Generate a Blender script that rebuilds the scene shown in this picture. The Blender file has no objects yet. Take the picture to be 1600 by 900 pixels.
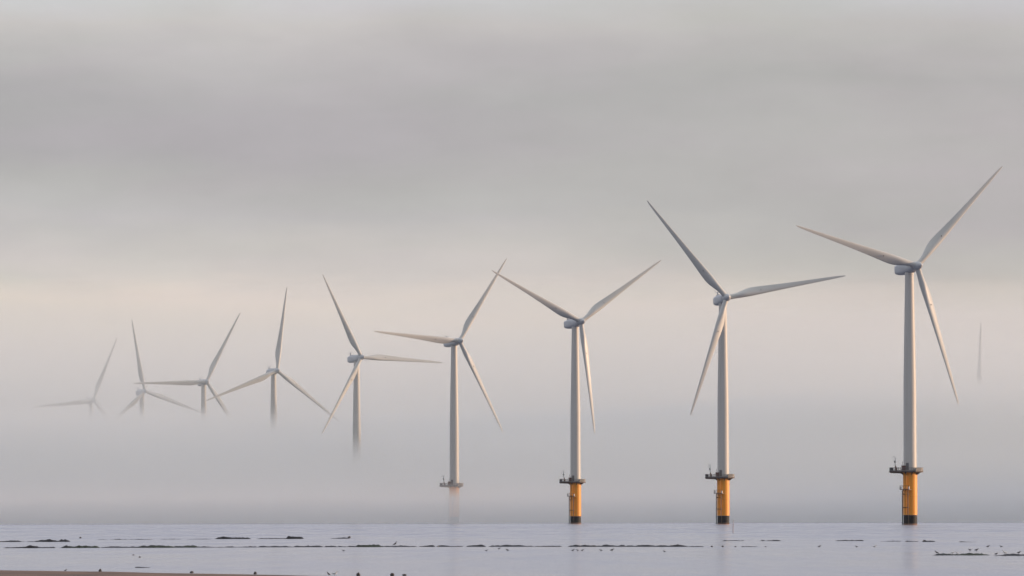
import bpy, bmesh, math, random
from mathutils import Matrix, Vector, noise
R = math.radians
S = bpy.context.scene
C = S.collection

# ------------------------------------------------------------------ camera
FPX, H0, ROLL, CAMH = 10700.0, 809.4, 0.002, 2.3        # focal length in px of a 1600 px wide frame, eye-level row, tilt, eye height
cam_d = bpy.data.cameras.new('camera')
cam_d.sensor_width = 36.0
cam_d.lens = 36.0 * FPX / 1600.0
cam_d.clip_start = 1.0
cam_d.clip_end = 120000.0
cam = bpy.data.objects.new('camera', cam_d)
C.objects.link(cam)
pitch = math.atan((H0 - 450.0) / FPX)
_right0, _up0 = Vector((1, 0, 0)), Vector((0, -math.sin(pitch), math.cos(pitch)))
_fwd = Vector((0, math.cos(pitch), math.sin(pitch)))
_r = _right0 * math.cos(ROLL) - _up0 * math.sin(ROLL)
_u = _right0 * math.sin(ROLL) + _up0 * math.cos(ROLL)
m = Matrix(((_r.x, _u.x, -_fwd.x, 0), (_r.y, _u.y, -_fwd.y, 0), (_r.z, _u.z, -_fwd.z, CAMH), (0, 0, 0, 1)))
cam.matrix_world = m
S.camera = cam

# ------------------------------------------------------------------ sky and sun
def lin(r, g, b):
    f = lambda c: c / 12.92 if c <= 0.04045 else ((c + 0.055) / 1.055) ** 2.4
    return (f(r / 255), f(g / 255), f(b / 255), 1.0)

SUN_AZ, SUN_EL = R(90 - 11), R(3.6)          # azimuth clockwise from the view direction: low on the right, a little beyond the turbines
W = bpy.data.worlds.new('World')
S.world = W
W.use_nodes = True
wn, wl = W.node_tree.nodes, W.node_tree.links
wn.clear()

def nd(t, **kw):
    n = wn.new(t)
    for k, v in kw.items():
        setattr(n, k, v)
    return n

def math_n(op, a, b=None, c=None, clamp=False):
    n = nd('ShaderNodeMath', operation=op, use_clamp=clamp)
    for i, v in enumerate((a, b, c)):
        if v is None:
            continue
        if isinstance(v, (int, float)):
            n.inputs[i].default_value = v
        else:
            wl.new(v, n.inputs[i])
    return n.outputs[0]

def ramp_n(fac, stops, interp='LINEAR'):
    n = nd('ShaderNodeValToRGB')
    cr = n.color_ramp
    cr.interpolation = interp
    while len(cr.elements) > 1:
        cr.elements.remove(cr.elements[-1])
    cr.elements[0].position = stops[0][0]
    cr.elements[0].color = stops[0][1]
    for p, c in stops[1:]:
        e = cr.elements.new(p)
        e.color = c
    wl.new(fac, n.inputs[0])
    return n.outputs[0]

def mix_n(fac, a, b):
    n = nd('ShaderNodeMix', data_type='RGBA')
    for s, v in ((n.inputs[0], fac), (n.inputs[6], a), (n.inputs[7], b)):
        if isinstance(v, (int, float, tuple)):
            s.default_value = v
        else:
            wl.new(v, s)
    return n.outputs[2]

def smooth_n(v, lo, hi):
    n = nd('ShaderNodeMapRange', interpolation_type='SMOOTHSTEP')
    wl.new(v, n.inputs[0])
    n.inputs[1].default_value, n.inputs[2].default_value = lo, hi
    n.inputs[3].default_value, n.inputs[4].default_value = 0.0, 1.0
    return n.outputs[0]

tc = nd('ShaderNodeTexCoord')
sx = nd('ShaderNodeSeparateXYZ')
wl.new(tc.outputs['Generated'], sx.inputs[0])
elev = math_n('ARCSINE', sx.outputs[2])
azim = math_n('ARCTAN2', sx.outputs[0], sx.outputs[1])

def cloud_noise(sa, se, detail, seed, rough=0.5):
    cb = nd('ShaderNodeCombineXYZ')
    wl.new(math_n('MULTIPLY', azim, sa), cb.inputs[0])
    wl.new(math_n('MULTIPLY', elev, se), cb.inputs[1])
    cb.inputs[2].default_value = seed
    nz = nd('ShaderNodeTexNoise')
    wl.new(cb.outputs[0], nz.inputs['Vector'])
    nz.inputs['Scale'].default_value = 1.0
    nz.inputs['Detail'].default_value = detail
    nz.inputs['Roughness'].default_value = rough
    return math_n('SUBTRACT', nz.outputs[0], 0.5)

n_big = cloud_noise(14, 55, 2.0, 3.1)
n_mid = cloud_noise(38, 190, 4.0, 9.7, 0.55)
warp = math_n('ADD', math_n('MULTIPLY', n_big, 0.014), math_n('MULTIPLY', n_mid, 0.005))
ew = math_n('ADD', elev, warp)
# rows of the photograph (0..900) -> position on the ramp; the sky's own colours by elevation
row = lambda y: ((H0 - y) / FPX + 0.02) / 0.12
t = math_n('DIVIDE', math_n('ADD', ew, 0.02), 0.12, clamp=True)
left = ramp_n(t, [(0.0, lin(168, 170, 178)), (row(815), lin(170, 172, 180)), (row(740), lin(186, 186, 187)), (row(660), lin(214, 208, 201)),
                  (row(560), lin(222, 214, 204)), (row(475), lin(230, 217, 202)), (row(430), lin(208, 203, 196)), (row(350), lin(190, 188, 187)),
                  (row(290), lin(182, 180, 179)), (row(235), lin(175, 173, 174)), (row(160), lin(176, 174, 175)), (row(95), lin(187, 185, 184)), (row(40), lin(198, 196, 192)), (1.0, lin(230, 233, 253))])
right = ramp_n(t, [(0.0, lin(166, 167, 173)), (row(815), lin(167, 168, 173)), (row(740), lin(180, 180, 180)), (row(660), lin(201, 195, 189)),
                   (row(560), lin(206, 198, 189)), (row(475), lin(203, 195, 187)), (row(430), lin(193, 189, 184)), (row(350), lin(184, 181, 180)),
                   (row(280), lin(184, 181, 180)), (row(215), lin(185, 182, 181)), (row(140), lin(178, 176, 175)), (row(40), lin(192, 190, 187)), (1.0, lin(229, 232, 252))])
lr = smooth_n(azim, -0.05, 0.07)
low = mix_n(lr, left, right)
# brightness mottling of the cloud deck itself
mot = math_n('ADD', 1.0, math_n('ADD', math_n('MULTIPLY', cloud_noise(28, 75, 5.0, 21.3, 0.6), 0.22), math_n('MULTIPLY', cloud_noise(90, 210, 4.0, 5.5, 0.65), 0.07)))
hue = mix_n(smooth_n(cloud_noise(17, 95, 3.0, 44.0, 0.55), -0.16, 0.16), (0.985, 1.0, 0.99, 1), (1.015, 0.995, 1.02, 1))
hm = nd('ShaderNodeVectorMath', operation='MULTIPLY')
wl.new(low, hm.inputs[0])
wl.new(hue, hm.inputs[1])
low = hm.outputs[0]
vm = nd('ShaderNodeVectorMath', operation='SCALE')
wl.new(low, vm.inputs[0])
wl.new(mot, vm.inputs[3])
low = vm.outputs[0]

sky = nd('ShaderNodeTexSky', sky_type='NISHITA')
sky.sun_disc = False
sky.sun_elevation = SUN_EL
sky.sun_rotation = SUN_AZ
sky.dust_density = 3.0
vs = nd('ShaderNodeVectorMath', operation='SCALE')
wl.new(sky.outputs[0], vs.inputs[0])
vs.inputs[3].default_value = 0.10
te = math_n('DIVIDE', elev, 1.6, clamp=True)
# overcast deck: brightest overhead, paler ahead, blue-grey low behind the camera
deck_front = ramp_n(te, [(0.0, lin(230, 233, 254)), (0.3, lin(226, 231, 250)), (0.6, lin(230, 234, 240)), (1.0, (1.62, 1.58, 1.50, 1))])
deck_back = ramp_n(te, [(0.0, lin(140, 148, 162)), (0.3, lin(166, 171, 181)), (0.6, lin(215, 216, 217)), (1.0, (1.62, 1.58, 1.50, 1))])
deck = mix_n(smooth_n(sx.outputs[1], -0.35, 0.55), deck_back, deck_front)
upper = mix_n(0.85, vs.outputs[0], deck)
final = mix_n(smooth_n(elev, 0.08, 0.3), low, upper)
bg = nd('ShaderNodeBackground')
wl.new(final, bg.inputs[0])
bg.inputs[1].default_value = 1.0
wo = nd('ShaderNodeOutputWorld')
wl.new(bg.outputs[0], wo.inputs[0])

sd = bpy.data.lights.new('sun', 'SUN')
sd.energy = 4.0
sd.angle = R(3.0)
sd.color = (1.0, 0.68, 0.43)
sun = bpy.data.objects.new('sun', sd)
C.objects.link(sun)
sdir = Vector((math.sin(SUN_AZ) * math.cos(SUN_EL), math.cos(SUN_AZ) * math.cos(SUN_EL), math.sin(SUN_EL)))
sun.rotation_euler = sdir.to_track_quat('Z', 'Y').to_euler()

S.view_settings.view_transform = 'Standard'
S.view_settings.look = 'None'
S.view_settings.gamma = 1.0
S.view_settings.exposure = 0.0
S.view_settings.use_curve_mapping = False
S.render.engine = 'CYCLES'
S.cycles.use_denoising = True
S.cycles.volume_bounces = 6
S.cycles.max_bounces = 8
S.cycles.transparent_max_bounces = 64

# ------------------------------------------------------------------ helpers
def tag(o, label=None, cat=None, group=None, kind=None):
    for k, v in (('label', label), ('category', cat), ('group', group), ('kind', kind)):
        if v:
            o[k] = v
    return o

def empty(name, loc):
    o = bpy.data.objects.new(name, None)
    C.objects.link(o)
    o.location = loc
    o.empty_display_size = 2
    return o

class MB:
    """collects shapes into one mesh"""
    def __init__(s):
        s.v, s.f, s.mi, s.sm = [], [], [], []
    def add(s, verts, faces, mi=0, smooth=False, mat=None):
        b = len(s.v)
        s.v += [tuple(mat @ Vector(v)) if mat else tuple(v) for v in verts]
        s.f += [tuple(b + i for i in f) for f in faces]
        s.mi += [mi] * len(faces)
        s.sm += [smooth] * len(faces)
    def box(s, x0, x1, y0, y1, z0, z1, mi=0, mat=None):
        v = [(x, y, z) for z in (z0, z1) for y in (y0, y1) for x in (x0, x1)]
        s.add(v, [(0, 2, 3, 1), (4, 5, 7, 6), (0, 1, 5, 4), (2, 6, 7, 3), (0, 4, 6, 2), (1, 3, 7, 5)], mi, False, mat)
    def loft(s, rings, mi=0, smooth=True, mat=None, caps=True):
        n = len(rings[0])
        v = [p for r in rings for p in r]
        f = []
        for i in range(len(rings) - 1):
            for j in range(n):
                a, b = i * n + j, i * n + (j + 1) % n
                f.append((a, b, b + n, a + n))
        s.add(v, f, mi, smooth, mat)
        if caps:
            k = len(s.v) - len(v)
            s.f += [tuple(k + j for j in range(n))[::-1], tuple(k + (len(rings) - 1) * n + j for j in range(n))]
            s.mi += [mi, mi]
            s.sm += [False, False]
    def lathe(s, prof, n=32, mi=0, mat=None, smooth=True, caps=True):
        """profile of (radius, z) about z"""
        s.loft([[(r * math.cos(2 * math.pi * j / n), r * math.sin(2 * math.pi * j / n), z) for j in range(n)] for r, z in prof], mi, smooth, mat, caps)
    def tube(s, pts, r, n=8, mi=0):
        pts = [Vector(p) for p in pts]
        rr = r if isinstance(r, (list, tuple)) else [r] * len(pts)
        rings = []
        for i, p in enumerate(pts):
            d = (pts[min(i + 1, len(pts) - 1)] - pts[max(i - 1, 0)]).normalized()
            a = d.orthogonal().normalized() if abs(d.z) > 0.9 else Vector((0, 0, 1)).cross(d).normalized()
            b = d.cross(a)
            rings.append([tuple(p + (a * math.cos(2 * math.pi * j / n) + b * math.sin(2 * math.pi * j / n)) * rr[i]) for j in range(n)])
        s.loft(rings, mi)
    def build(s, name, mats, parent=None):
        me = bpy.data.meshes.new(name)
        me.from_pydata(s.v, [], s.f)
        for m_ in (mats if isinstance(mats, (list, tuple)) else [mats]):
            me.materials.append(m_)
        for p, i, q in zip(me.polygons, s.mi, s.sm):
            p.material_index, p.use_smooth = i, q
        bm = bmesh.new()
        bm.from_mesh(me)
        bmesh.ops.recalc_face_normals(bm, faces=bm.faces)
        bm.to_mesh(me)
        me.set_sharp_from_angle(angle=R(32))
        bm.free()
        o = bpy.data.objects.new(name, me)
        C.objects.link(o)
        if parent:
            o.parent = parent
        return o

def surf(name, col, rough=0.5, col2=None, scale=(1, 1, 1), amount=0.5, detail=4.0, bump=0.0, metallic=0.0, spec=0.5):
    """procedural surface: two of the material's own colours mixed by a stretched noise, with matching wear in the gloss"""
    mt = bpy.data.materials.new(name)
    mt.use_nodes = True
    n, l = mt.node_tree.nodes, mt.node_tree.links
    b = n['Principled BSDF']
    b.inputs['Roughness'].default_value = rough
    b.inputs['Metallic'].default_value = metallic
    b.inputs['Specular IOR Level'].default_value = spec
    tcn = n.new('ShaderNodeTexCoord')
    mp = n.new('ShaderNodeMapping')
    mp.inputs['Scale'].default_value = scale
    l.new(tcn.outputs['Object'], mp.inputs[0])
    nz = n.new('ShaderNodeTexNoise')
    nz.inputs['Scale'].default_value = 1.0
    nz.inputs['Detail'].default_value = detail
    l.new(mp.outputs[0], nz.inputs['Vector'])
    mr = n.new('ShaderNodeMapRange')
    mr.inputs[1].default_value, mr.inputs[2].default_value = 0.35, 0.7
    mr.inputs[3].default_value, mr.inputs[4].default_value = 0.0, amount
    l.new(nz.outputs[0], mr.inputs[0])
    mx = n.new('ShaderNodeMix')
    mx.data_type = 'RGBA'
    mx.inputs[6].default_value = (*col, 1)
    mx.inputs[7].default_value = (*(col2 or tuple(c * 0.7 for c in col)), 1)
    l.new(mr.outputs[0], mx.inputs[0])
    l.new(mx.outputs[2], b.inputs['Base Color'])
    if bump:
        bp = n.new('ShaderNodeBump')
        bp.inputs['Strength'].default_value = 0.6
        bp.inputs['Distance'].default_value = bump
        l.new(nz.outputs[0], bp.inputs['Height'])
        l.new(bp.outputs[0], b.inputs['Normal'])
    return mt

M = {}
M['tower'] = surf('tower_paint', (0.62, 0.60, 0.57), 0.5, (0.52, 0.50, 0.46), (1.2, 1.2, 0.05), 0.6)
M['blade'] = surf('blade_gelcoat', (0.60, 0.60, 0.59), 0.42, (0.50, 0.50, 0.48), (0.5, 0.5, 0.12), 0.5)
M['nacelle'] = surf('nacelle_paint', (0.55, 0.57, 0.60), 0.4, (0.44, 0.45, 0.47), (0.4, 0.4, 0.8), 0.6)
M['yellow'] = surf('yellow_marine_paint', (0.95, 0.37, 0.017), 0.5, (0.84, 0.29, 0.013), (1.3, 1.3, 0.09), 0.7)
M['black'] = surf('black_splash_zone', (0.010, 0.011, 0.018), 0.6, (0.02, 0.02, 0.022), (1, 1, 0.5), 0.6, spec=0.2)
M['rust'] = surf('rusty_tide_mark', (0.16, 0.075, 0.04), 0.8, (0.08, 0.06, 0.04), (2, 2, 2), 0.8)
M['steel'] = surf('galvanised_steel', (0.20, 0.20, 0.205), 0.55, (0.12, 0.11, 0.105), (2, 2, 2), 0.6, metallic=0.3)
M['dark_steel'] = surf('dark_grating', (0.055, 0.04, 0.036), 0.7, (0.10, 0.045, 0.03), (1.5, 1.5, 1.5), 0.7)
M['brown'] = surf('weathered_fender_steel', (0.20, 0.10, 0.045), 0.6, (0.10, 0.06, 0.045), (2, 2, 0.4), 0.8)
M['cabinet'] = surf('red_brown_cabinet', (0.13, 0.055, 0.045), 0.6, (0.08, 0.045, 0.04), (1, 1, 1), 0.6)
M['white'] = surf('white_enamel', (0.62, 0.62, 0.62), 0.4, (0.5, 0.5, 0.5), (3, 3, 3), 0.4)
M['charcoal'] = surf('charcoal_box', (0.03, 0.028, 0.035), 0.5, (0.05, 0.05, 0.05), (2, 2, 2), 0.5)

# ------------------------------------------------------------------ haze, fog
def volume(name, density, color):
    mt = bpy.data.materials.new(name)
    mt.use_nodes = True
    n, l = mt.node_tree.nodes, mt.node_tree.links
    n.clear()
    v = n.new('ShaderNodeVolumePrincipled')
    v.inputs['Density'].default_value = density
    v.inputs['Color'].default_value = (*color, 1)
    v.inputs['Anisotropy'].default_value = 0.6
    v.inputs['Density Attribute'].default_value = ''
    o = n.new('ShaderNodeOutputMaterial')
    l.new(v.outputs[0], o.inputs['Volume'])
    return mt

def slab(name, top, front, x0, x1, back, nx, ny, mat, parent=None, bottom=-0.6):
    """closed body: front(x) is where it begins, top(x, y) its upper surface"""
    v, f = [], []
    for j in range(ny + 1):
        for i in range(nx + 1):
            x = x0 + (x1 - x0) * i / nx
            fy = front(x)
            y = fy + (back - fy) * (j / ny) ** 1.6
            v.append((x, y, max(top(x, y), bottom + 0.15)))
    n = len(v)
    v += [(x, y, bottom) for x, y, z in v]
    w = nx + 1
    for j in range(ny):
        for i in range(nx):
            a = j * w + i
            f.append((a, a + 1, a + w + 1, a + w))
            f.append((n + a, n + a + w, n + a + w + 1, n + a + 1))
    for i in range(nx):
        for a, b in ((i, i + 1), (ny * w + i + 1, ny * w + i)):
            f.append((a, n + a, n + b, b))
    for j in range(ny):
        for a, b in (((j + 1) * w, j * w), (j * w + nx, (j + 1) * w + nx)):
            f.append((a, n + a, n + b, b))
    mb = MB()
    mb.add(v, f)
    return mb.build(name, mat, parent)

def interp(tab, x):
    if x <= tab[0][0]:
        return tab[0][1]
    for (a, p), (b, q) in zip(tab, tab[1:]):
        if x <= b:
            return p + (q - p) * (x - a) / (b - a)
    return tab[-1][1]

def sstep(a, b, x):
    u = min(1, max(0, (x - a) / (b - a)))
    return u * u * (3 - 2 * u)

FOG_COL = (0.990, 0.982, 0.948)
hz = MB()
hz.box(-9000, 9000, -400, 14000, -1.0, 230)
haze = hz.build('haze', volume('haze_air', 1.2e-5, FOG_COL))
tag(haze, 'thin pale sea haze filling the air over the water', 'haze', kind='stuff')

TOP = [(2700, 1), (2850, 3), (3077, 12), (3230, 23), (3384, 34), (3685, 51), (3975, 47), (4278, 52), (4582, 49), (6000, 72), (9500, 90)]
NL = 9
fog_root = None
for k in range(NL):
    q = (k + 0.5) / NL
    def top(x, y, q=q, k=k):
        h = interp(TOP, y)
        h += sstep(-40, 300, x) * sstep(3300, 4300, y) * 24
        h += max(0, 32 * (1 - q) - h) * sstep(240, 420, x) * sstep(2870, 3000, y)      # shoulder added out of view sunward, to shade the low fog front
        wob = noise.noise(Vector((x / 420, y / 520, 1.7 + 0.15 * k))) * 4.5 + noise.noise(Vector((x / 130, y / 190, 7.7 + 0.3 * k))) * 2.0
        return h * (0.84 + 0.28 * (1 - q)) - 9 + 17 * (1 - q) + wob * min(1, h / 30)
    def front(x, q=q, k=k):
        return 2850 + 430 * q + 60 * noise.noise(Vector((x / 300, 4.4, k * 0.4)))
    o = slab('fog_bank' if k == 0 else 'fog_layer', top, front, -1600, 1600, 9500, 64, 70, volume('sea_fog', 0.0034, FOG_COL), fog_root)
    if k == 0:
        fog_root = o
        tag(o, 'low pale bank of sea fog hiding the feet of the distant turbines', 'fog', kind='stuff')

veil_root = None
NV = 10
for k in range(NV):
    q = (k + 0.5) / NV
    fl, fr, tp, bk = 3150 + 1350 * q ** 0.8, 3050 + 550 * q, 74 + 104 * ((k * 7) % NV + 0.5) / NV, 5300 + 60 * k
    def top(x, y, tp=tp, fl=fl, k=k):
        return tp * (0.7 + 0.3 * sstep(0, 900, y - fl + 150)) + noise.noise(Vector((x / 500, y / 700, k * 1.3))) * 12
    def front(x, fl=fl, fr=fr):
        return fl + (fr - fl) * sstep(20, 260, x)
    den = 1.15e-4 + 1.6e-4 * q
    o = slab('fog_veil' if k == 0 else 'fog_layer', top, front, -1600, 1600, bk, 40, 36, volume('fog_veil_air', den, FOG_COL), veil_root, bottom=-0.8)
    if k == 0:
        veil_root = o
        tag(o, 'high thin veil of mist fading the far turbines into the sky', 'mist', kind='stuff')

# ------------------------------------------------------------------ sea and beach
def sea_material():
    mt = bpy.data.materials.new('sea_water')
    mt.use_nodes = True
    n, l = mt.node_tree.nodes, mt.node_tree.links
    b = n['Principled BSDF']
    b.inputs['Base Color'].default_value = (0.07, 0.085, 0.135, 1)
    b.inputs['IOR'].default_value = 1.33
    tcn = n.new('ShaderNodeTexCoord')
    def noise_n(sx_, sy_, detail, rough=0.5):
        mp = n.new('ShaderNodeMapping')
        mp.inputs['Scale'].default_value = (sx_, sy_, 1)
        l.new(tcn.outputs['Object'], mp.inputs[0])
        z = n.new('ShaderNodeTexNoise')
        z.inputs['Scale'].default_value = 1.0
        z.inputs['Detail'].default_value = detail
        z.inputs['Roughness'].default_value = rough
        l.new(mp.outputs[0], z.inputs['Vector'])
        return z.outputs[0]
    def mr(v, a, b_, c, d):
        q = n.new('ShaderNodeMapRange')
        q.inputs[1].default_value, q.inputs[2].default_value, q.inputs[3].default_value, q.inputs[4].default_value = a, b_, c, d
        q.interpolation_type = 'SMOOTHSTEP'
        l.new(v, q.inputs[0])
        return q.outputs[0]
    def mt_(op, a, b_):
        q = n.new('ShaderNodeMath')
        q.operation = op
        for i, v in enumerate((a, b_)):
            if isinstance(v, (int, float)):
                q.inputs[i].default_value = v
            else:
                l.new(v, q.inputs[i])
        return q.outputs[0]
    sp = n.new('ShaderNodeSeparateXYZ')
    l.new(tcn.outputs['Object'], sp.inputs[0])
    open_sea = mr(sp.outputs[1], 560, 1150, 0.0, 1.0)         # beyond the reef the water is wind-ruffled, inside it is sheltered
    patch = noise_n(0.035, 0.004, 4.0, 0.6)                  # cat's paws
    fine = noise_n(0.25, 0.02, 3.0, 0.6)
    ruff = mt_('ADD', mt_('MULTIPLY', open_sea, 0.03), mt_('MULTIPLY', mr(patch, 0.35, 0.7, 0.0, 1.0), 0.05))
    ruff = mt_('ADD', ruff, mt_('MULTIPLY', mt_('MULTIPLY', mr(open_sea, 0.0, 1.0, 0.4, 1.0), mr(fine, 0.3, 0.7, -0.5, 0.5)), 0.08))
    l.new(mt_('ADD', ruff, 0.145), b.inputs['Roughness'])
    return mt

mb = MB()
ys = [-600, 100, 250, 400, 700, 1200, 2500, 5000, 12000, 50000]
xs = [-40000, -8000, -1500, -300, -60, 0, 60, 300, 1500, 8000, 40000]
vv = [(x, y, 0) for y in ys for x in xs]
nx = len(xs)
mb.add(vv, [(j * nx + i, j * nx + i + 1, (j + 1) * nx + i + 1, (j + 1) * nx + i) for j in range(len(ys) - 1) for i in range(nx - 1)])
sea = mb.build('sea', sea_material())
tag(sea, 'calm pale grey sea with a sheltered glassy strip in front', 'sea', kind='structure')

def ground_d(x, y, h=CAMH):
    """distance at which photo pixel (x, y) meets the water"""
    return CAMH * FPX / (y - H0 + ROLL * (x - 800))

def at(x, y):
    d = ground_d(x, y)
    # undo the slight roll for the lateral offset
    px = (x - 800) - ROLL * (y - 450)
    return Vector((px * d / FPX, d, 0.0))

# beach: shoreline runs from far left towards the right and the camera
SHORE = [(-420, 560), (-150, 415), (-60, 344), (-31, 318.5), (-22.7, 310), (-18, 302.5), (-13, 291), (-8.4, 279), (-4, 268), (10, 245), (60, 215), (300, 170)]
def shore_y(x):
    return interp(SHORE, x)
random.seed(4)
mb = MB()
bx = sorted(set([-420, -300, -200, -150, -110, -80, -60, 60, 90, 140, 220, 300] + [-60 + 0.8 * i for i in range(150)]))
rows = [0.0, 0.02, 0.05, 0.09, 0.14, 0.2, 0.3, 0.45, 0.65, 0.85, 1.0]
v = []
for x in bx:
    e = shore_y(x) + noise.noise(Vector((x / 2.3, 0, 5))) * 1.3 + noise.noise(Vector((x / 9, 3, 5))) * 2.5
    for r_ in rows:
        y = e + 2.0 + (-320 - e) * r_ if r_ else e + 4.0
        inland = max(-4, e - y)
        z = 0.0035 * inland if inland > 0 else 0.012 * inland
        if inland > 0:
            z = 0.03 * (1 - math.exp(-inland / 2.0)) + 0.0016 * inland
            z += noise.noise(Vector((x / 6, y / 14, 2))) * 0.02 * min(1, inland / 4)
        v.append((x, y, z))
k = len(rows)
mb.add(v, [(i * k + j, i * k + j + 1, (i + 1) * k + j + 1, (i + 1) * k + j) for i in range(len(bx) - 1) for j in range(k - 1)], 0, True)
beach = mb.build('beach', surf('wet_sand', (0.20, 0.105, 0.06), 0.75, (0.085, 0.048, 0.03), (0.5, 0.09, 1), 0.9, bump=0.03, spec=0.3))
tag(beach, 'strip of wet brown sand along the near edge of the water', 'beach', kind='structure')

# ------------------------------------------------------------------ wind turbines
RAD, HUB, OVER, CONE, TILT = 45.8, 81.36, 4.92, 0.0336, R(5)

def blade_mesh():
    tab = [  # r/R, chord, thickness ratio, twist in degrees, roundness, centre of chord
        (0.026, 1.9, 1.0, 14, 1.0), (0.06, 1.9, 1.0, 14, 1.0), (0.09, 2.05, 0.85, 14, 0.75), (0.13, 2.6, 0.6, 13.5, 0.35), (0.17, 3.1, 0.44, 12.5, 0.1),
        (0.21, 3.3, 0.36, 11, 0.0), (0.26, 3.2, 0.31, 9.5, 0.0), (0.34, 2.8, 0.27, 7.3, 0.0), (0.44, 2.35, 0.24, 5.2, 0.0), (0.55, 1.95, 0.21, 3.4, 0.0),
        (0.66, 1.6, 0.19, 2.0, 0.0), (0.77, 1.3, 0.18, 1.0, 0.0), (0.87, 1.0, 0.17, 0.3, 0.0), (0.94, 0.76, 0.16, 0.0, 0.0), (0.98, 0.5, 0.15, 0.0, 0.0), (1.0, 0.16, 0.15, 0.0, 0.0)]
    N = 20
    rings = []
    for rr, c, th, tw, rd in tab:
        c *= 0.97
        th = min(1.0, th * 1.4)
        ang = R(tw + 2.0)
        ring = []
        for j in range(N):
            a = 2 * math.pi * j / N
            u = 0.5 - 0.5 * math.cos(a)                        # 0 at the leading edge, 1 at the trailing edge
            s_ = 1 if math.sin(a) >= 0 else -1
            yt = 5 * th * (0.2969 * math.sqrt(u) - 0.126 * u - 0.3516 * u * u + 0.2843 * u ** 3 - 0.1015 * u ** 4)
            ax = (0.32 - u) * c
            ay = (s_ * yt + 0.012 * math.sin(math.pi * u)) * c   # suction side faces downwind (+y)
            cx, cy = 0.5 * c * math.cos(a), 0.5 * c * math.sin(a)
            x, y = ax * (1 - rd) + cx * rd, ay * (1 - rd) + cy * rd
            ring.append((x * math.cos(ang) + y * math.sin(ang), -x * math.sin(ang) + y * math.cos(ang), rr * RAD))
        rings.append(ring)
    b = MB()
    b.loft(rings, 0)
    # lightning receptor: small dark stud on the upwind face
    b.lathe([(0.16, -0.10), (0.16, 0.06)], 8, 1, Matrix.Translation((-0.55, -0.62, 0.285 * RAD)) @ Matrix.Rotation(R(90), 4, 'X'))
    return b

def rrect(w, zt, zb, y, n=6, p=3.2):
    out = []
    for j in range(4 * n):
        a = 2 * math.pi * (j + 0.5) / (4 * n)
        c, s_ = math.cos(a), math.sin(a)
        x = w * math.copysign(abs(c) ** (2 / p), c)
        z = (zt if s_ > 0 else -zb) * math.copysign(abs(s_) ** (2 / p), s_) * (1 if s_ > 0 else -1)
        out.append((x, y, z))
    return out

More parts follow.
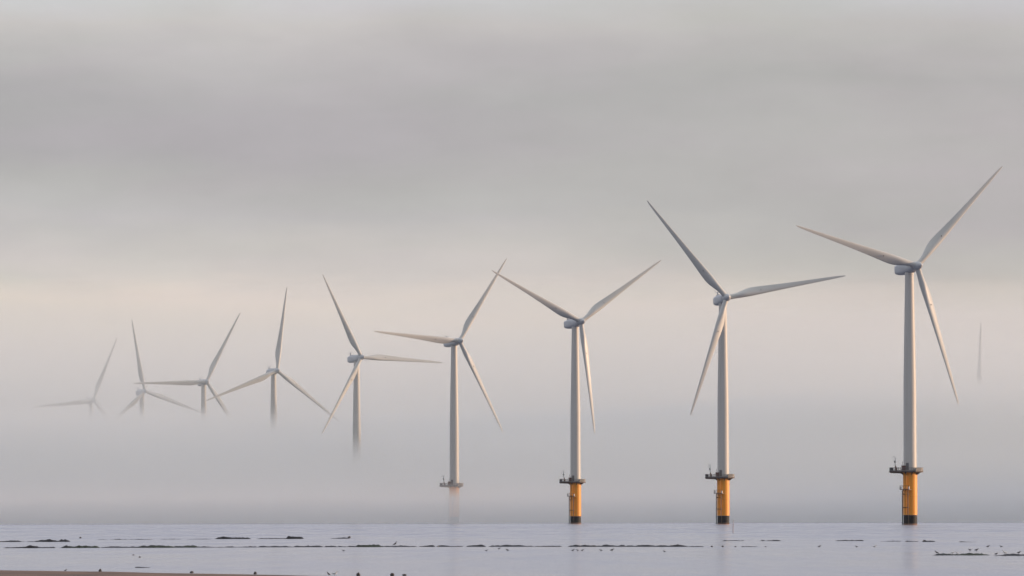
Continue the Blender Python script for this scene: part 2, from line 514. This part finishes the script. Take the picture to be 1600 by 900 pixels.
def make_turbine():
    root = empty('wind_turbine', (0, 0, 0))
    # --- foundation
    b = MB()
    b.lathe([(2.18, 3.0), (2.26, 3.02), (2.26, 8.9), (2.30, 8.95), (2.30, 9.15), (2.26, 9.2), (2.26, 16.2), (2.42, 16.25), (2.42, 16.48)], 40)
    tp = b.build('transition_piece', M['yellow'], root)
    b = MB()
    b.lathe([(2.17, 0.42), (2.17, 2.98)], 40)
    b.build('splash_band', M['black'], tp)
    b = MB()
    b.lathe([(2.14, -3.0), (2.19, 0.0), (2.19, 0.41)], 40)
    b.build('tide_mark', M['rust'], tp)
    # --- platform
    b = MB()
    deck = [(-6.6, -1.5), (-3.9, -1.9), (-2.6, -3.6), (1.6, -3.7), (3.4, -2.4), (4.1, -0.9), (4.1, 1.2), (2.9, 3.0), (1.0, 3.8), (-1.6, 3.8), (-3.5, 2.6), (-4.2, 1.5), (-6.6, 1.3)]
    nn = len(deck)
    b.add([(x, y, 16.5) for x, y in deck] + [(x, y, 16.82) for x, y in deck],
          [tuple(range(nn))[::-1], tuple(nn + i for i in range(nn))] + [(i, (i + 1) % nn, nn + (i + 1) % nn, nn + i) for i in range(nn)])
    for ang in range(0, 360, 45):                                # brackets under the deck
        mt = Matrix.Rotation(R(ang + 10), 4, 'Z')
        b.add([(2.2, -0.08, 15.6), (2.2, 0.08, 15.6), (2.2, 0.08, 16.5), (2.2, -0.08, 16.5), (3.5, -0.08, 16.5), (3.5, 0.08, 16.5)],
              [(0, 1, 2, 3), (0, 4, 5, 1), (3, 2, 5, 4), (0, 3, 4), (1, 5, 2)], 0, False, mt)
    b.tube([(-6.3, -1.1, 16.45), (-3.0, -0.8, 16.3)], 0.14)
    b.tube([(-6.3, 1.0, 16.45), (-3.0, 0.8, 16.3)], 0.14)
    pf = b.build('platform', M['dark_steel'], root)
    b = MB()
    for i in range(nn):
        p, q_ = Vector((*deck[i], 0)) * 0.975, Vector((*deck[(i + 1) % nn], 0)) * 0.975
        L = (q_ - p).length
        for z in (17.25, 17.65, 18.0):
            b.tube([(p.x, p.y, z), (q_.x, q_.y, z)], 0.055, 6)
        ns = max(1, round(L / 1.2))
        for s_ in range(ns):
            c = p.lerp(q_, s_ / ns)
            b.tube([(c.x, c.y, 16.8), (c.x, c.y, 18.0)], 0.055, 6)
        d = (q_ - p).normalized()
        ang = math.atan2(d.y, d.x)
        b.box(0, L, -0.02, 0.02, 16.84, 17.12, 0, Matrix.Translation((p.x, p.y, 0)) @ Matrix.Rotation(ang, 4, 'Z'))
    for (x0, y0, x1, y1) in ((1.7, -3.62, 3.3, -2.5), (3.36, -2.3, 4.0, -0.95), (4.0, -0.85, 4.0, 1.1)):   # mesh panels
        d = Vector((x1 - x0, y1 - y0, 0))
        b.box(0, d.length, -0.015, 0.015, 17.15, 17.95, 0, Matrix.Translation((x0, y0, 0)) @ Matrix.Rotation(math.atan2(d.y, d.x), 4, 'Z'))
    b.build('railing', M['steel'], pf)
    b = MB()                                                    # crates and cabinets standing on the deck, bolted down
    b.box(-6.5, -5.45, -1.1, 0.6, 16.83, 17.95)
    b.box(-6.42, -5.53, -1.0, 0.5, 17.953, 18.03)
    b.box(-6.5, -6.4, -1.14, -1.103, 16.9, 17.9)
    b.build('equipment_box', M['charcoal'], pf)
    b = MB()
    b.box(-2.85, -1.55, -3.0, -2.0, 16.83, 18.55)
    b.box(-2.92, -1.48, -3.07, -1.93, 18.553, 18.66)
    b.box(-2.6, -1.8, -3.04, -3.003, 17.0, 18.4)
    cab = b.build('control_cabinet', M['cabinet'], pf)
    b = MB()
    b.box(-2.75, -1.75, -0.95, 0.9, 16.83, 17.7)
    b.tube([(-2.4, 0.2, 17.65), (-2.4, 0.2, 20.0)], 0.06, 6)
    b.build('switch_box', M['dark_steel'], pf)
    b = MB()
    b.box(2.1, 2.75, -1.9, -1.2, 16.83, 17.9)
    b.build('switch_box', M['dark_steel'], pf)
    b = MB()                                                    # davit crane
    b.lathe([(0.30, 16.83), (0.30, 17.0), (0.22, 17.05), (0.22, 18.6)], 12, 0, Matrix.Translation((-4.6, -0.4, 0)))
    b.box(-4.45, -4.1, -0.7, -0.1, 16.83, 18.0, 0)
    b.lathe([(0.17, 18.6), (0.15, 21.3), (0.10, 21.4)], 12, 1, Matrix.Translation((-4.75, -0.4, 0)))
    b.box(-5.05, -4.62, -0.75, -0.1, 19.55, 20.15, 2)
    b.tube([(-4.75, -0.4, 21.3), (-5.3, -0.9, 21.6), (-5.5, -1.1, 21.2)], [0.1, 0.09, 0.07], 8, 1)
    b.tube([(-5.5, -1.1, 21.2), (-5.5, -1.1, 20.3)], 0.03, 6, 2)
    b.build('davit_crane', [M['brown'], M['white'], M['charcoal']], pf)
    # --- boat landing on the left front side
    rad_ = Vector((-0.53, -0.85, 0)).normalized()
    tan_ = Vector((rad_.y, -rad_.x, 0)) * -1
    c0 = rad_ * 3.3
    b = MB()
    for s_ in (-1, 1):
        p = c0 + tan_ * s_ * 1.0
        b.tube([(p.x, p.y, 3.0), (p.x, p.y, 10.6)], 0.17, 10)
        b.tube([(p.x, p.y, -2), (p.x, p.y, 2.99)], 0.168, 10, 1)
        w = rad_ * 2.1 + tan_ * s_ * 0.75
        for z in (5.4, 9.6):
            b.tube([(w.x, w.y, z), (p.x, p.y, z)], 0.16, 8)
        b.tube([(p.x, p.y, 10.6), (w.x, w.y, 11.4)], 0.17, 8)
    pa, pb_ = c0 + tan_ * -1.0, c0 + tan_ * 1.0
    b.tube([(pa.x, pa.y, 5.4), (pb_.x, pb_.y, 5.4)], 0.1, 8)
    bl = b.build('boat_landing', [M['brown'], M['black']], root)
    b = MB()
    lc = c0 - rad_ * 0.45
    for s_ in (-0.32, 0.32):
        p = lc + tan_ * s_
        b.tube([(p.x, p.y, 3.0), (p.x, p.y, 16.5)], 0.06, 6)
    for i in range(38):
        z = 3.2 + i * 0.35
        p, q_ = lc + tan_ * -0.32, lc + tan_ * 0.32
        b.tube([(p.x, p.y, z), (q_.x, q_.y, z)], 0.035, 5)
    b.build('ladder', M['yellow'], bl)
    b = MB()                                                    # rest platform
    mt = Matrix.Translation((rad_.x * 3.0, rad_.y * 3.0, 0)) @ Matrix.Rotation(math.atan2(tan_.y, tan_.x), 4, 'Z')
    b.box(-1.7, 1.7, -0.85, 0.75, 10.95, 11.15, 0, mt)
    for x in (-1.62, -0.55, 0.55, 1.62):
        b.box(x - 0.05, x + 0.05, -0.82, -0.72, 11.153, 12.2, 0, mt)
    b.box(-1.68, 1.68, -0.83, -0.71, 12.203, 12.3, 0, mt)
    b.box(-1.66, -1.2, -0.70, -0.4, 11.153, 12.0, 1, mt)
    b.box(1.2, 1.66, -0.70, -0.4, 11.153, 12.0, 1, mt)
    b.build('rest_platform', [M['brown'], M['white']], bl)
    # --- tower
    b = MB()
    ztop = HUB - 1.75
    trad = lambda z: interp([(17, 2.10), (45, 2.0), (ztop, 1.38)], z)
    prof = [(2.30, 16.83), (2.30, 17.0), (trad(17), 17.02)]
    for z in (38.0, 59.0):
        prof += [(trad(z), z - 0.1), (trad(z) + 0.015, z - 0.09), (trad(z) + 0.015, z + 0.09), (trad(z), z + 0.1)]
        if z < 50:
            prof += [(trad(45), 45), (trad(50), 50)]
    prof += [(trad(ztop), ztop - 0.5), (1.44, ztop - 0.45), (1.44, ztop + 0.3)]
    b.lathe(prof, 48)
    tw = b.build('tower', M['tower'], root)
    b = MB()
    b.box(-0.5, 0.5, -0.12, 0.06, 17.3, 19.5, 0, Matrix.Rotation(R(-28), 4, 'Z') @ Matrix.Translation((0, -2.02, 0)))
    b.build('door', M['steel'], tw)
    # --- nacelle, hub, blades (placed later for each turbine's own yaw and rotor angle)
    b = MB()
    b.loft([rrect(1.25, 1.25, 1.25, -3.35, p=2.2), rrect(1.5, 1.5, 1.5, -3.1, p=2.4), rrect(1.68, 1.62, 1.75, -1.6, p=3.0), rrect(1.75, 1.72, 1.85, 0.5, p=3.6), rrect(1.75, 1.74, 1.85, 3.0, p=4.0),
            rrect(1.72, 1.70, 1.75, 5.4, p=4.0), rrect(1.62, 1.60, 1.45, 6.6, p=3.8), rrect(1.35, 1.35, 1.1, 7.05, p=3.4)])
    b.box(-1.1, 1.1, 1.2, 4.6, 1.70, 1.92)
    nac = b.build('nacelle', M['nacelle'], root)
    b = MB()
    b.add([(-0.12, 5.3, 1.6), (0.12, 5.3, 1.6), (0.12, 6.5, 1.5), (-0.12, 6.5, 1.5), (-0.10, 5.6, 3.4), (0.10, 5.6, 3.4), (0.10, 6.4, 3.4), (-0.10, 6.4, 3.4)],
          [(0, 1, 2, 3), (4, 7, 6, 5), (0, 4, 5, 1), (1, 5, 6, 2), (2, 6, 7, 3), (3, 7, 4, 0)])
    b.tube([(-0.9, 6.0, 3.1), (0.9, 6.0, 3.1)], 0.07, 6)
    for s_ in (-0.9, 0.9):
        b.tube([(s_, 6.0, 3.1), (s_, 6.0, 3.75)], 0.06, 6)
        b.lathe([(0.05, 3.7), (0.2, 3.8), (0.2, 3.9), (0.05, 4.0)], 8, 0, Matrix.Translation((s_, 6.0, 0)))
    b.build('weather_mast', M['nacelle'], nac)
    b = MB()
    b.lathe([(1.20, -1.5), (1.36, -1.3), (1.42, -0.4), (1.38, 0.5), (1.18, 1.3), (0.86, 2.0), (0.5, 2.5), (0.2, 2.76), (0.02, 2.82)], 32, 0, Matrix.Rotation(R(90), 4, 'X'))
    hub = b.build('hub', M['nacelle'], root)
    bl0 = blade_mesh().build('blade', [M['blade'], M['charcoal']], root)
    blades = [bl0]
    for i in range(2):
        c = bl0.copy()
        C.objects.link(c)
        blades.append(c)
    return root, tp, pf, bl, tw, nac, hub, blades

def children(o):
    return [c for c in list(bpy.data.objects) if c.parent == o]

def copy_tree(o, parent=None):
    c = o.copy()
    C.objects.link(c)
    if parent:
        c.parent = parent
    for ch in children(o):
        copy_tree(ch, c)
    return c

TURB = [
    (126.0, 2170.1, 27.02, 45.14, 'nearest and largest white wind turbine, standing on a bright yellow base before the fog'),
    (76.3, 2479.1, 15.43, 79.86, 'second largest white wind turbine, yellow based, one blade pointing almost level to the right'),
    (25.6, 2778.8, 28.77, 56.18, 'white wind turbine on yellow base, its two upper blades spread in a wide V'),
    (-26.1, 3076.7, 31.50, 34.72, 'white wind turbine whose yellow base melts into fog just below its platform'),
    (-76.9, 3384.4, 30.29, 93.25, 'white wind turbine sunk in fog to its lower tower, one blade level'),
    (-128.4, 3684.7, 25.19, 8.71, 'wind turbine in fog, one blade almost upright and two hanging like an inverted Y'),
    (-179.1, 3975.4, 22.65, 28.33, 'pale wind turbine in fog, one blade pointing level over the neighbouring turbine'),
    (-231.0, 4272.0, 25.0, 110.2, 'faint wind turbine in fog, second from the left, its upright blade leaning slightly left'),
    (-282.0, 4581.8, 26.64, 23.39, 'faintest wind turbine at the left end of the row, hub barely above the fog'),
    (298.4, 4400.0, 22.0, 2.6, 'ghostly wind turbine in thick mist at the far right, only its upright blade showing'),
]
proto = make_turbine()
for i, (X, Y, yaw, ph, lab) in enumerate(TURB):
    root = proto[0] if i == 0 else copy_tree(proto[0])
    root.location = (X, Y, 0)
    tag(root, lab, 'wind turbine', 'wind turbines standing in a row in the foggy sea')
    nm = lambda o, k: o.name.split('.')[0] == k
    head = Matrix.Translation((0, 0, HUB)) @ Matrix.Rotation(R(yaw), 4, 'Z') @ Matrix.Rotation(-TILT, 4, 'X')
    nb = 0
    for ch in children(root):
        if nm(ch, 'nacelle'):
            ch.matrix_local = head
        elif nm(ch, 'hub'):
            ch.matrix_local = head @ Matrix.Translation((0, -OVER, 0)) @ Matrix.Rotation(R(ph), 4, 'Y')
        elif nm(ch, 'blade'):
            ch.matrix_local = head @ Matrix.Translation((0, -OVER, 0)) @ Matrix.Rotation(R(ph + 120 * nb), 4, 'Y') @ Matrix.Rotation(CONE, 4, 'X')
            nb += 1

# ------------------------------------------------------------------ reef, stones, birds, pole
M['reef'] = surf('wet_reef_rock', (0.008, 0.0075, 0.011), 0.6, (0.022, 0.018, 0.021), (1.5, 1.5, 3), 0.8, bump=0.03, spec=0.15)
M['weed'] = surf('weedy_reef_rock', (0.009, 0.009, 0.009), 0.6, (0.04, 0.055, 0.022), (1.1, 1.1, 2), 0.8, bump=0.03, spec=0.15)
M['stone'] = surf('dark_stone', (0.05, 0.042, 0.042), 0.7, (0.09, 0.075, 0.065), (4, 4, 4), 0.8, bump=0.02)
M['plume_dark'] = surf('dark_plumage', (0.05, 0.045, 0.045), 0.7, (0.09, 0.075, 0.065), (20, 20, 20), 0.7)
M['plume_white'] = surf('white_plumage', (0.78, 0.77, 0.75), 0.7, (0.66, 0.65, 0.64), (20, 20, 20), 0.5)
M['plume_grey'] = surf('grey_plumage', (0.30, 0.31, 0.33), 0.7, (0.22, 0.22, 0.24), (20, 20, 20), 0.5)
M['leg'] = surf('bird_leg', (0.12, 0.05, 0.03), 0.6, (0.08, 0.04, 0.03), (20, 20, 20), 0.5)
M['pole'] = surf('faded_red_pole', (0.50, 0.36, 0.33), 0.7, (0.38, 0.27, 0.25), (3, 3, 2), 0.8)

def ledge(x0, x1, y, hpx, mat, label, group, seed):
    a, b_ = at(x0 - 5, y), at(x1 + 5, y)
    c = (a + b_) / 2
    L = b_.x - a.x
    h = 1.15 * hpx * c.y / FPX
    rnd = random.Random(seed)
    W_ = min(6.0, 1.2 + 0.25 * L) * rnd.uniform(0.8, 1.3)
    nx_, ny_ = int(min(110, max(10, L / 0.09))), 8
    skew = rnd.uniform(-0.5, 0.5)
    v = []
    for i in range(nx_ + 1):
        u = i / nx_
        for j in range(ny_ + 1):
            w = j / ny_
            x = (u - 0.5) * L
            n1 = noise.noise(Vector((x * 0.9, w * 2, seed * 3.7)))
            n2 = noise.noise(Vector((x * 3.1, w * 5, seed * 1.3 + 50)))
            n3 = noise.noise(Vector((x * 8.0, w * 9, seed * 2.3 + 90)))
            env = min(1, 7 * u, 7 * (1 - u)) ** 0.6 * math.sin(math.pi * min(0.98, max(0.02, w))) ** 0.6
            z = -0.06 + (h + 0.06) * max(0.0, env * (0.62 + 0.42 * n1 + 0.30 * n2 + 0.16 * n3))
            yy = (w - 0.5) * W_ * (0.75 + 0.5 * noise.noise(Vector((x * 0.6, 9.1, seed)))) + skew * x * 0.12 + n2 * 0.12
            v.append((x + n3 * 0.03, yy, z))
    k_ = ny_ + 1
    f = [(i * k_ + j, (i + 1) * k_ + j, (i + 1) * k_ + j + 1, i * k_ + j + 1) for i in range(nx_) for j in range(ny_)]
    mb = MB()
    mb.add(v, f, 0, False)
    rim = [i * k_ for i in range(nx_ + 1)] + [nx_ * k_ + j for j in range(1, k_)] + [i * k_ + ny_ for i in range(nx_ - 1, -1, -1)] + [j for j in range(ny_ - 1, 0, -1)]
    n0 = len(mb.v)
    mb.v += [(mb.v[i][0], mb.v[i][1], -0.35) for i in rim]        # skirt below the water so the rock is a closed body
    for q_ in range(len(rim)):
        mb.f.append((rim[q_], rim[(q_ + 1) % len(rim)], n0 + (q_ + 1) % len(rim), n0 + q_))
    mb.f.append(tuple(n0 + q_ for q_ in range(len(rim))))
    mb.mi += [0] * (len(rim) + 1)
    mb.sm += [False] * (len(rim) + 1)
    o = mb.build('reef_ledge', M[mat])
    o.location = c
    tag(o, label, 'rock ledge', group)
    return o

G1, G2, G3 = 'rock ledges in the long reef line', 'rock ledges farther out in the open water', 'rock ledges in the near shallows'
LEDGES = [
    (8, 64, 856.3, 3.2, 'reef', 'dark rock ledge at the very left start of the long reef line', G1),
    (66, 98, 856.2, 2.8, 'reef', 'plain black rock ledge just left of the first green weedy ledge', G1),
    (100, 152, 856, 4.6, 'weed', 'green topped weedy rock ledge, first of the green ones from the left', G1),
    (160, 210, 855.8, 2.4, 'reef', 'thin broken rock ledge between the two big green weedy ledges', G1),
    (213, 272, 855.8, 4.4, 'weed', 'longest green topped rock ledge, below the faintest turbines', G1),
    (274, 306, 855.6, 3.8, 'weed', 'thick dark ledge adjoining the longest green ledge on its right', G1),
    (307, 352, 855.4, 2.0, 'reef', 'low thin rock ledge below the turbine whose blade points level left', G1),
    (354, 402, 855.2, 2.6, 'reef', 'dark rock ledge below the long outlying black ledge in open water', G1),
    (404, 456, 855, 2.2, 'reef', 'patchy low ledge below the turbine with the inverted Y blades', G1),
    (462, 502, 854.8, 3.2, 'reef', 'lumpy dark ledge below the small stubby outlying ledge', G1),
    (511, 523, 854.7, 2.0, 'reef', 'very short rock ledge in the gap left of the turbine sunk to its tower', G1),
    (530, 557, 854.6, 2.8, 'reef', 'dark ledge ending just left of the thickest black reef ledge', G1),
    (559, 593, 854.6, 4.8, 'weed', 'thickest black reef ledge, flat topped, below the turbine sunk to its tower', G1),
    (594, 614, 854.4, 2.2, 'reef', 'low ledge between the thickest ledge and the perched tall dark bird', G1),
    (615, 648, 854.4, 3.0, 'reef', 'rock ledge with a tall dark bird perched on its left end', G1),
    (658, 676, 854.3, 2.8, 'reef', 'short pointed ledge alone left of the half fogged turbine base', G1),
    (685, 720, 854.2, 2.8, 'reef', 'dark ledge directly below the turbine whose base melts into fog', G1),
    (732, 756, 854.2, 2.6, 'reef', 'short dark ledge just right of the one below the melting turbine', G1),
    (762, 834, 854.2, 3.0, 'reef', 'long dark ledge above a lone small wader, between two turbine bases', G1),
    (836, 876, 854.2, 2.4, 'reef', 'thin ledge with one peak just left of the V bladed turbine', G1),
    (890, 933, 854.2, 3.4, 'reef', 'dark ledge straight below the yellow base of the V bladed turbine', G1),
    (934, 976, 854.2, 3.6, 'reef', 'solid black ledge just right of the V bladed turbine base', G1),
    (978, 1023, 854.2, 3.0, 'reef', 'dark ledge second from the right end of the solid reef line', G1),
    (1024, 1072, 854.3, 3.2, 'reef', 'last solid black ledge where the reef line ends on the right', G1),
    (1073, 1098, 854.4, 1.5, 'reef', 'faint low ledge trailing off past the end of the solid reef line', G1),
    (1160, 1183, 854.4, 1.6, 'reef', 'faint thin ledge alone below right of the marker pole', G1),
    (-6, 30, 846.8, 2.8, 'reef', 'small outlying dark ledge touching the left picture edge', G2),
    (38, 52, 846.6, 1.2, 'reef', 'tiny low outlying ledge left of the humped one', G2),
    (57, 106, 846.6, 4.6, 'reef', 'humped outlying dark ledge near the left, its middle rising to a peak', G2),
    (150, 238, 843.2, 1.1, 'reef', 'barely awash thin ledge below the two faintest turbines', G2),
    (250, 334, 842.6, 1.1, 'reef', 'barely awash thin ledge leading to the long outlying black ledge', G2),
    (340, 388, 842.2, 4.0, 'reef', 'long flat black outlying ledge in open water, darkest of the outlying ones', G2),
    (405, 447, 842, 1.8, 'reef', 'thin outlying ledge between the long and the stubby black ones', G2),
    (451, 470, 842, 4.0, 'reef', 'small stubby black outlying ledge left of the turbine sunk to its tower', G2),
    (517, 543, 841.6, 2.0, 'reef', 'low outlying ledge with a dark stone just right of it', G2),
    (1131, 1161, 845.2, 1.6, 'reef', 'thin outlying ledge by the foot of the marker pole', G2),
    (1190, 1217, 845.3, 1.8, 'reef', 'thin outlying ledge midway between the two biggest turbines', G2),
    (1306, 1347, 845.2, 2.2, 'reef', 'outlying ledge left of the nearest turbine, darker at its left end', G2),
    (1375, 1406, 846, 1.3, 'reef', 'faint thin ledge just left below the nearest turbine', G2),
    (1417, 1432, 846.4, 2.0, 'reef', 'short ledge directly below the nearest turbine', G2),
    (1444, 1458, 846.6, 2.8, 'reef', 'short dark stubby ledge right below the nearest turbine', G2),
    (1500, 1525, 847, 1.2, 'reef', 'faint thin ledge below the ghostly upright blade', G2),
    (1456, 1546, 867.6, 4.0, 'weed', 'long dark near ledge on the right with green weed and a pale gull', G3),
    (1549, 1650, 868.2, 3.6, 'reef', 'dark near ledge running out of the right picture edge', G3),
    (214, 232, 887, 2.6, 'reef', 'small dark ledge alone in the glassy water close to the sand', G3),
]
for i, L_ in enumerate(LEDGES):
    ledge(*L_, seed=i + 1)

def stone(x, y, wpx, hpx, label, group, seed, z0=0.0):
    c = at(x, y)
    s_ = 0.75 * c.y / FPX
    bm = bmesh.new()
    bmesh.ops.create_icosphere(bm, subdivisions=3, radius=1.0)
    for v in bm.verts:
        d = 1 + 0.35 * noise.noise(v.co * 1.3 + Vector((seed * 5.1, 0, 0))) + 0.14 * noise.noise(v.co * 3.5 + Vector((seed, 3, 0)))
        v.co = Vector((v.co.x * d * wpx * s_ * 0.5, v.co.y * d * wpx * s_ * 0.45, max(-0.4, v.co.z * d) * hpx * s_))
    me = bpy.data.meshes.new('stone')
    bm.to_mesh(me)
    bm.free()
    for p_ in me.polygons:
        p_.use_smooth = True
    me.materials.append(M['stone'])
    o = bpy.data.objects.new('stone', me)
    C.objects.link(o)
    o.location = (c.x, c.y, z0)
    tag(o, label, 'stone', group)

GS = 'stones along the water edge and in the shallows'
STONES = [
    (157, 892.8, 6, 4, 'dark rounded stone at the water edge of the brown sand, nearest the left'),
    (300, 895.4, 7, 3, 'dark flat stone midway along the edge of the brown sand'),
    (399, 897, 6, 4, 'black stone on the sand edge between the flat stone and the white bird'),
    (560, 899.5, 8, 5, 'black rounded stone just right of the white breasted bird'),
    (613, 900, 8, 5, 'reddish dark stone second right of the white breasted bird'),
    (632, 900, 8, 3, 'pale low stone last in the row right of the white breasted bird'),
    (209, 867.6, 4, 2, 'tiny upper stone of the pair in the glassy water on the left'),
    (219, 871, 5, 2.5, 'lower stone of the pair in the glassy water on the left'),
    (546, 840.5, 6, 3.5, 'dark rounded stone standing clear in open water beyond the thickest ledge'),
    (126, 841, 5, 3, 'small dark stone in open water right of the humped outlying ledge'),
    (1112, 854.6, 5, 2.5, 'dark stone nearest the end of the reef line, left of the marker pole'),
    (1129, 854.6, 5, 3, 'dark stone almost below the marker pole on its left'),
    (1149, 854.6, 4, 1.8, 'small stone almost below the marker pole on its right'),
    (1196, 854.6, 4, 1.8, 'tiny stone alone right of the faint thin trailing ledge'),
]
for i, t_ in enumerate(STONES):
    stone(*t_, GS, i + 1, z0=0.03 if t_[1] > 892 else 0.0)

LEDGE_OBS = [o for o in C.objects if o.get('category') == 'rock ledge']

def perch(x, y):
    """highest bit of ledge near this photo column: where a bird on it stands"""
    best = None
    c = at(x, y)
    for o in LEDGE_OBS:
        if abs(o.location.y - c.y) > 8:
            continue
        for v in o.data.vertices:
            p = o.location + v.co
            if abs(p.x - c.x * p.y / c.y) < 0.12 and (best is None or p.z > best.z):
                best = p
    return best

def bird(x, y, lpx, facing, kind, label, upright=0.0, on_ledge=False):
    """a standing wader or gull: one continuous body, legs as a child"""
    c = at(x, y)
    z0 = 0.0
    if on_ledge:
        c = perch(x, y)
        z0 = c.z - 0.004
    L = lpx * c.y / FPX
    up = upright
    sp = [(-0.56, 0.40 - 0.30 * up, 0.012), (-0.40, 0.44 - 0.16 * up, 0.055), (-0.22, 0.46 - 0.04 * up, 0.115), (0.0, 0.47 + 0.08 * up, 0.155), (0.18, 0.52 + 0.22 * up, 0.140), (0.29, 0.62 + 0.34 * up, 0.085),
          (0.33, 0.72 + 0.42 * up, 0.068), (0.38, 0.80 + 0.46 * up, 0.078), (0.46, 0.82 + 0.48 * up, 0.060), (0.52, 0.81 + 0.48 * up, 0.022), (0.66, 0.78 + 0.47 * up, 0.008)]
    n = 12
    b = MB()
    rings = []
    pts = [Vector((p[0] * L * facing, 0, p[1] * L * 0.8)) for p in sp]
    for i, p in enumerate(pts):
        d = (pts[min(i + 1, len(pts) - 1)] - pts[max(i - 1, 0)]).normalized()
        a_ = Vector((0, 1, 0))
        b_ = d.cross(a_)
        if b_.z < 0 or (abs(b_.z) < 1e-6 and b_.x > 0):
            b_ = -b_
        r_ = sp[i][2] * L * 1.25
        rings.append([tuple(p + a_ * math.cos(2 * math.pi * j / n) * r_ + b_ * math.sin(2 * math.pi * j / n) * r_) for j in range(n)])
    b.loft(rings, 0)
    for q_ in range(len(b.f) - 2):
        j = q_ % n
        top_side = 0 <= j < n // 2
        seg = q_ // n
        b.mi[q_] = 2 if seg >= 9 else (0 if top_side and seg < 5 else 1)
    if kind == 'white':
        mats = [M['plume_white'], M['plume_white'], M['plume_dark']]
    elif kind == 'dark':
        mats = [M['plume_dark'], M['plume_dark'], M['plume_dark']]
    else:
        mats = [M['plume_dark'], M['plume_grey'], M['plume_dark']]
    o = b.build('bird', mats)
    o.location = (c.x, c.y, z0)
    for s_ in (-1, 1):
        lg = MB()
        lg.tube([(0.02 * L * facing, 0.05 * L * s_, 0.33 * L), (-0.03 * L * facing, 0.05 * L * s_, 0.17 * L), (0.01 * L * facing, 0.05 * L * s_, 0.01 * L), (0.10 * L * facing, 0.05 * L * s_, 0.004 * L)], 0.013 * L, 6)
        lg.build('leg', M['leg'], o)
    tag(o, label, 'bird', 'birds standing on the sand, the ledges and in the shallows')
    return o

BIRDS = [
    (523, 899.3, 9, 1, 'white', 'white breasted bird wading at the tip of the brown sand', 0.1),
    (514, 899.3, 6, -1, 'dark', 'slim dark bird standing upright beside the white breasted one', 0.8),
    (103, 893, 5, 1, 'grey', 'small greyish bird on the sand edge near the left picture corner', 0.3),
    (617, 854.4, 6, 1, 'dark', 'tall dark bird perched upright on the reef line', 0.9, True),
    (895, 861.5, 5, 1, 'dark', 'darkest of three waders together below the V bladed turbine', 0.0, 0.0),
    (902.5, 861.3, 4.5, -1, 'grey', 'middle bird of three waders together below the V bladed turbine', 0.0, 0.0),
    (910, 861.5, 5, 1, 'grey', 'right hand bird of three waders together below the V bladed turbine', 0.2, 0.0),
    (939, 861.5, 5, -1, 'grey', 'pale wader alone between the three waders and the dark single one', 0.0, 0.0),
    (956, 861.5, 6, 1, 'dark', 'dark single wader right of the group of three', 0.1, 0.0),
    (1038, 863, 4.5, -1, 'dark', 'lone dark wader below the right end of the reef line', 0.0, 0.0),
    (780, 858.5, 4.5, 1, 'dark', 'small wader close under the long dark ledge', 0.0, 0.0),
    (793, 861.5, 5.5, -1, 'dark', 'dark wader just right of the one close under the long ledge', 0.2, 0.0),
    (760, 861.8, 4.5, 1, 'grey', 'greyish wader left of the two dark ones under the long ledge', 0.0, 0.0),
    (537, 862, 4.5, -1, 'grey', 'lone greyish wader in glassy water below left of the thickest ledge', 0.0, 0.0),
    (1280, 855.6, 5.5, 1, 'grey', 'wader alone in flat water left of the nearest turbine, first of three', 0.0, 0.0),
    (1338, 855.6, 4.5, -1, 'grey', 'faint wader in flat water, middle of three left of the nearest turbine', 0.0, 0.0),
    (1366, 855.6, 6, 1, 'white', 'pale bellied wader in flat water just left of the nearest turbine', 0.0, 0.0),
    (1463, 867.6, 6, -1, 'dark', 'dark bird standing on the left end of the long near ledge', 0.4, True),
    (1488, 867.6, 6, 1, 'white', 'pale gull resting on the middle of the long near ledge', 0.0, True),
    (1496, 867.6, 5, -1, 'white', 'smaller pale gull just right of the gull on the long near ledge', 0.2, True),
    (1515, 861.2, 5.5, -1, 'dark', 'left of two dark birds wading behind the long near ledge', 0.0),
    (1525, 861.6, 6.5, 1, 'dark', 'right of two dark birds wading behind the long near ledge', 0.0),
    (1543, 855.6, 5.5, 1, 'dark', 'dark wader farther out behind the near ledges, left of its pale neighbour', 0.0),
    (1564, 855.6, 5, -1, 'grey', 'greyish wader farther out near the right picture edge', 0.0),
    (1553, 868.2, 6, 1, 'grey', 'greyish bird at the right end of the long near ledge', 0.1, True),
    (1568, 868.2, 7, -1, 'white', 'pale breasted bird on the ledge that leaves the picture', 0.5, True),
    (1592, 868.2, 6, 1, 'dark', 'dark bird on the ledge at the right picture edge', 0.2, True),
]
for b_ in BIRDS:
    bird(*b_)

c = at(1145, 833)
root = empty('marker_pole', c)
mb = MB()
mb.tube([(0, 0, -0.8), (0.01, 0, 0.6), (0.05, 0.02, 1.7), (0.06, 0.02, 2.0)], [0.05, 0.05, 0.04, 0.035], 10)
mb.build('pole', M['pole'], root)
mb = MB()
mb.lathe([(0.055, 1.55), (0.075, 1.58), (0.075, 1.78), (0.055, 1.81)], 12, 0, Matrix.Translation((0.05, 0.02, 0)))
mb.build('collar', M['white'], root)
tag(root, 'thin faded red marker pole standing in the sea right of the second turbine', 'pole')
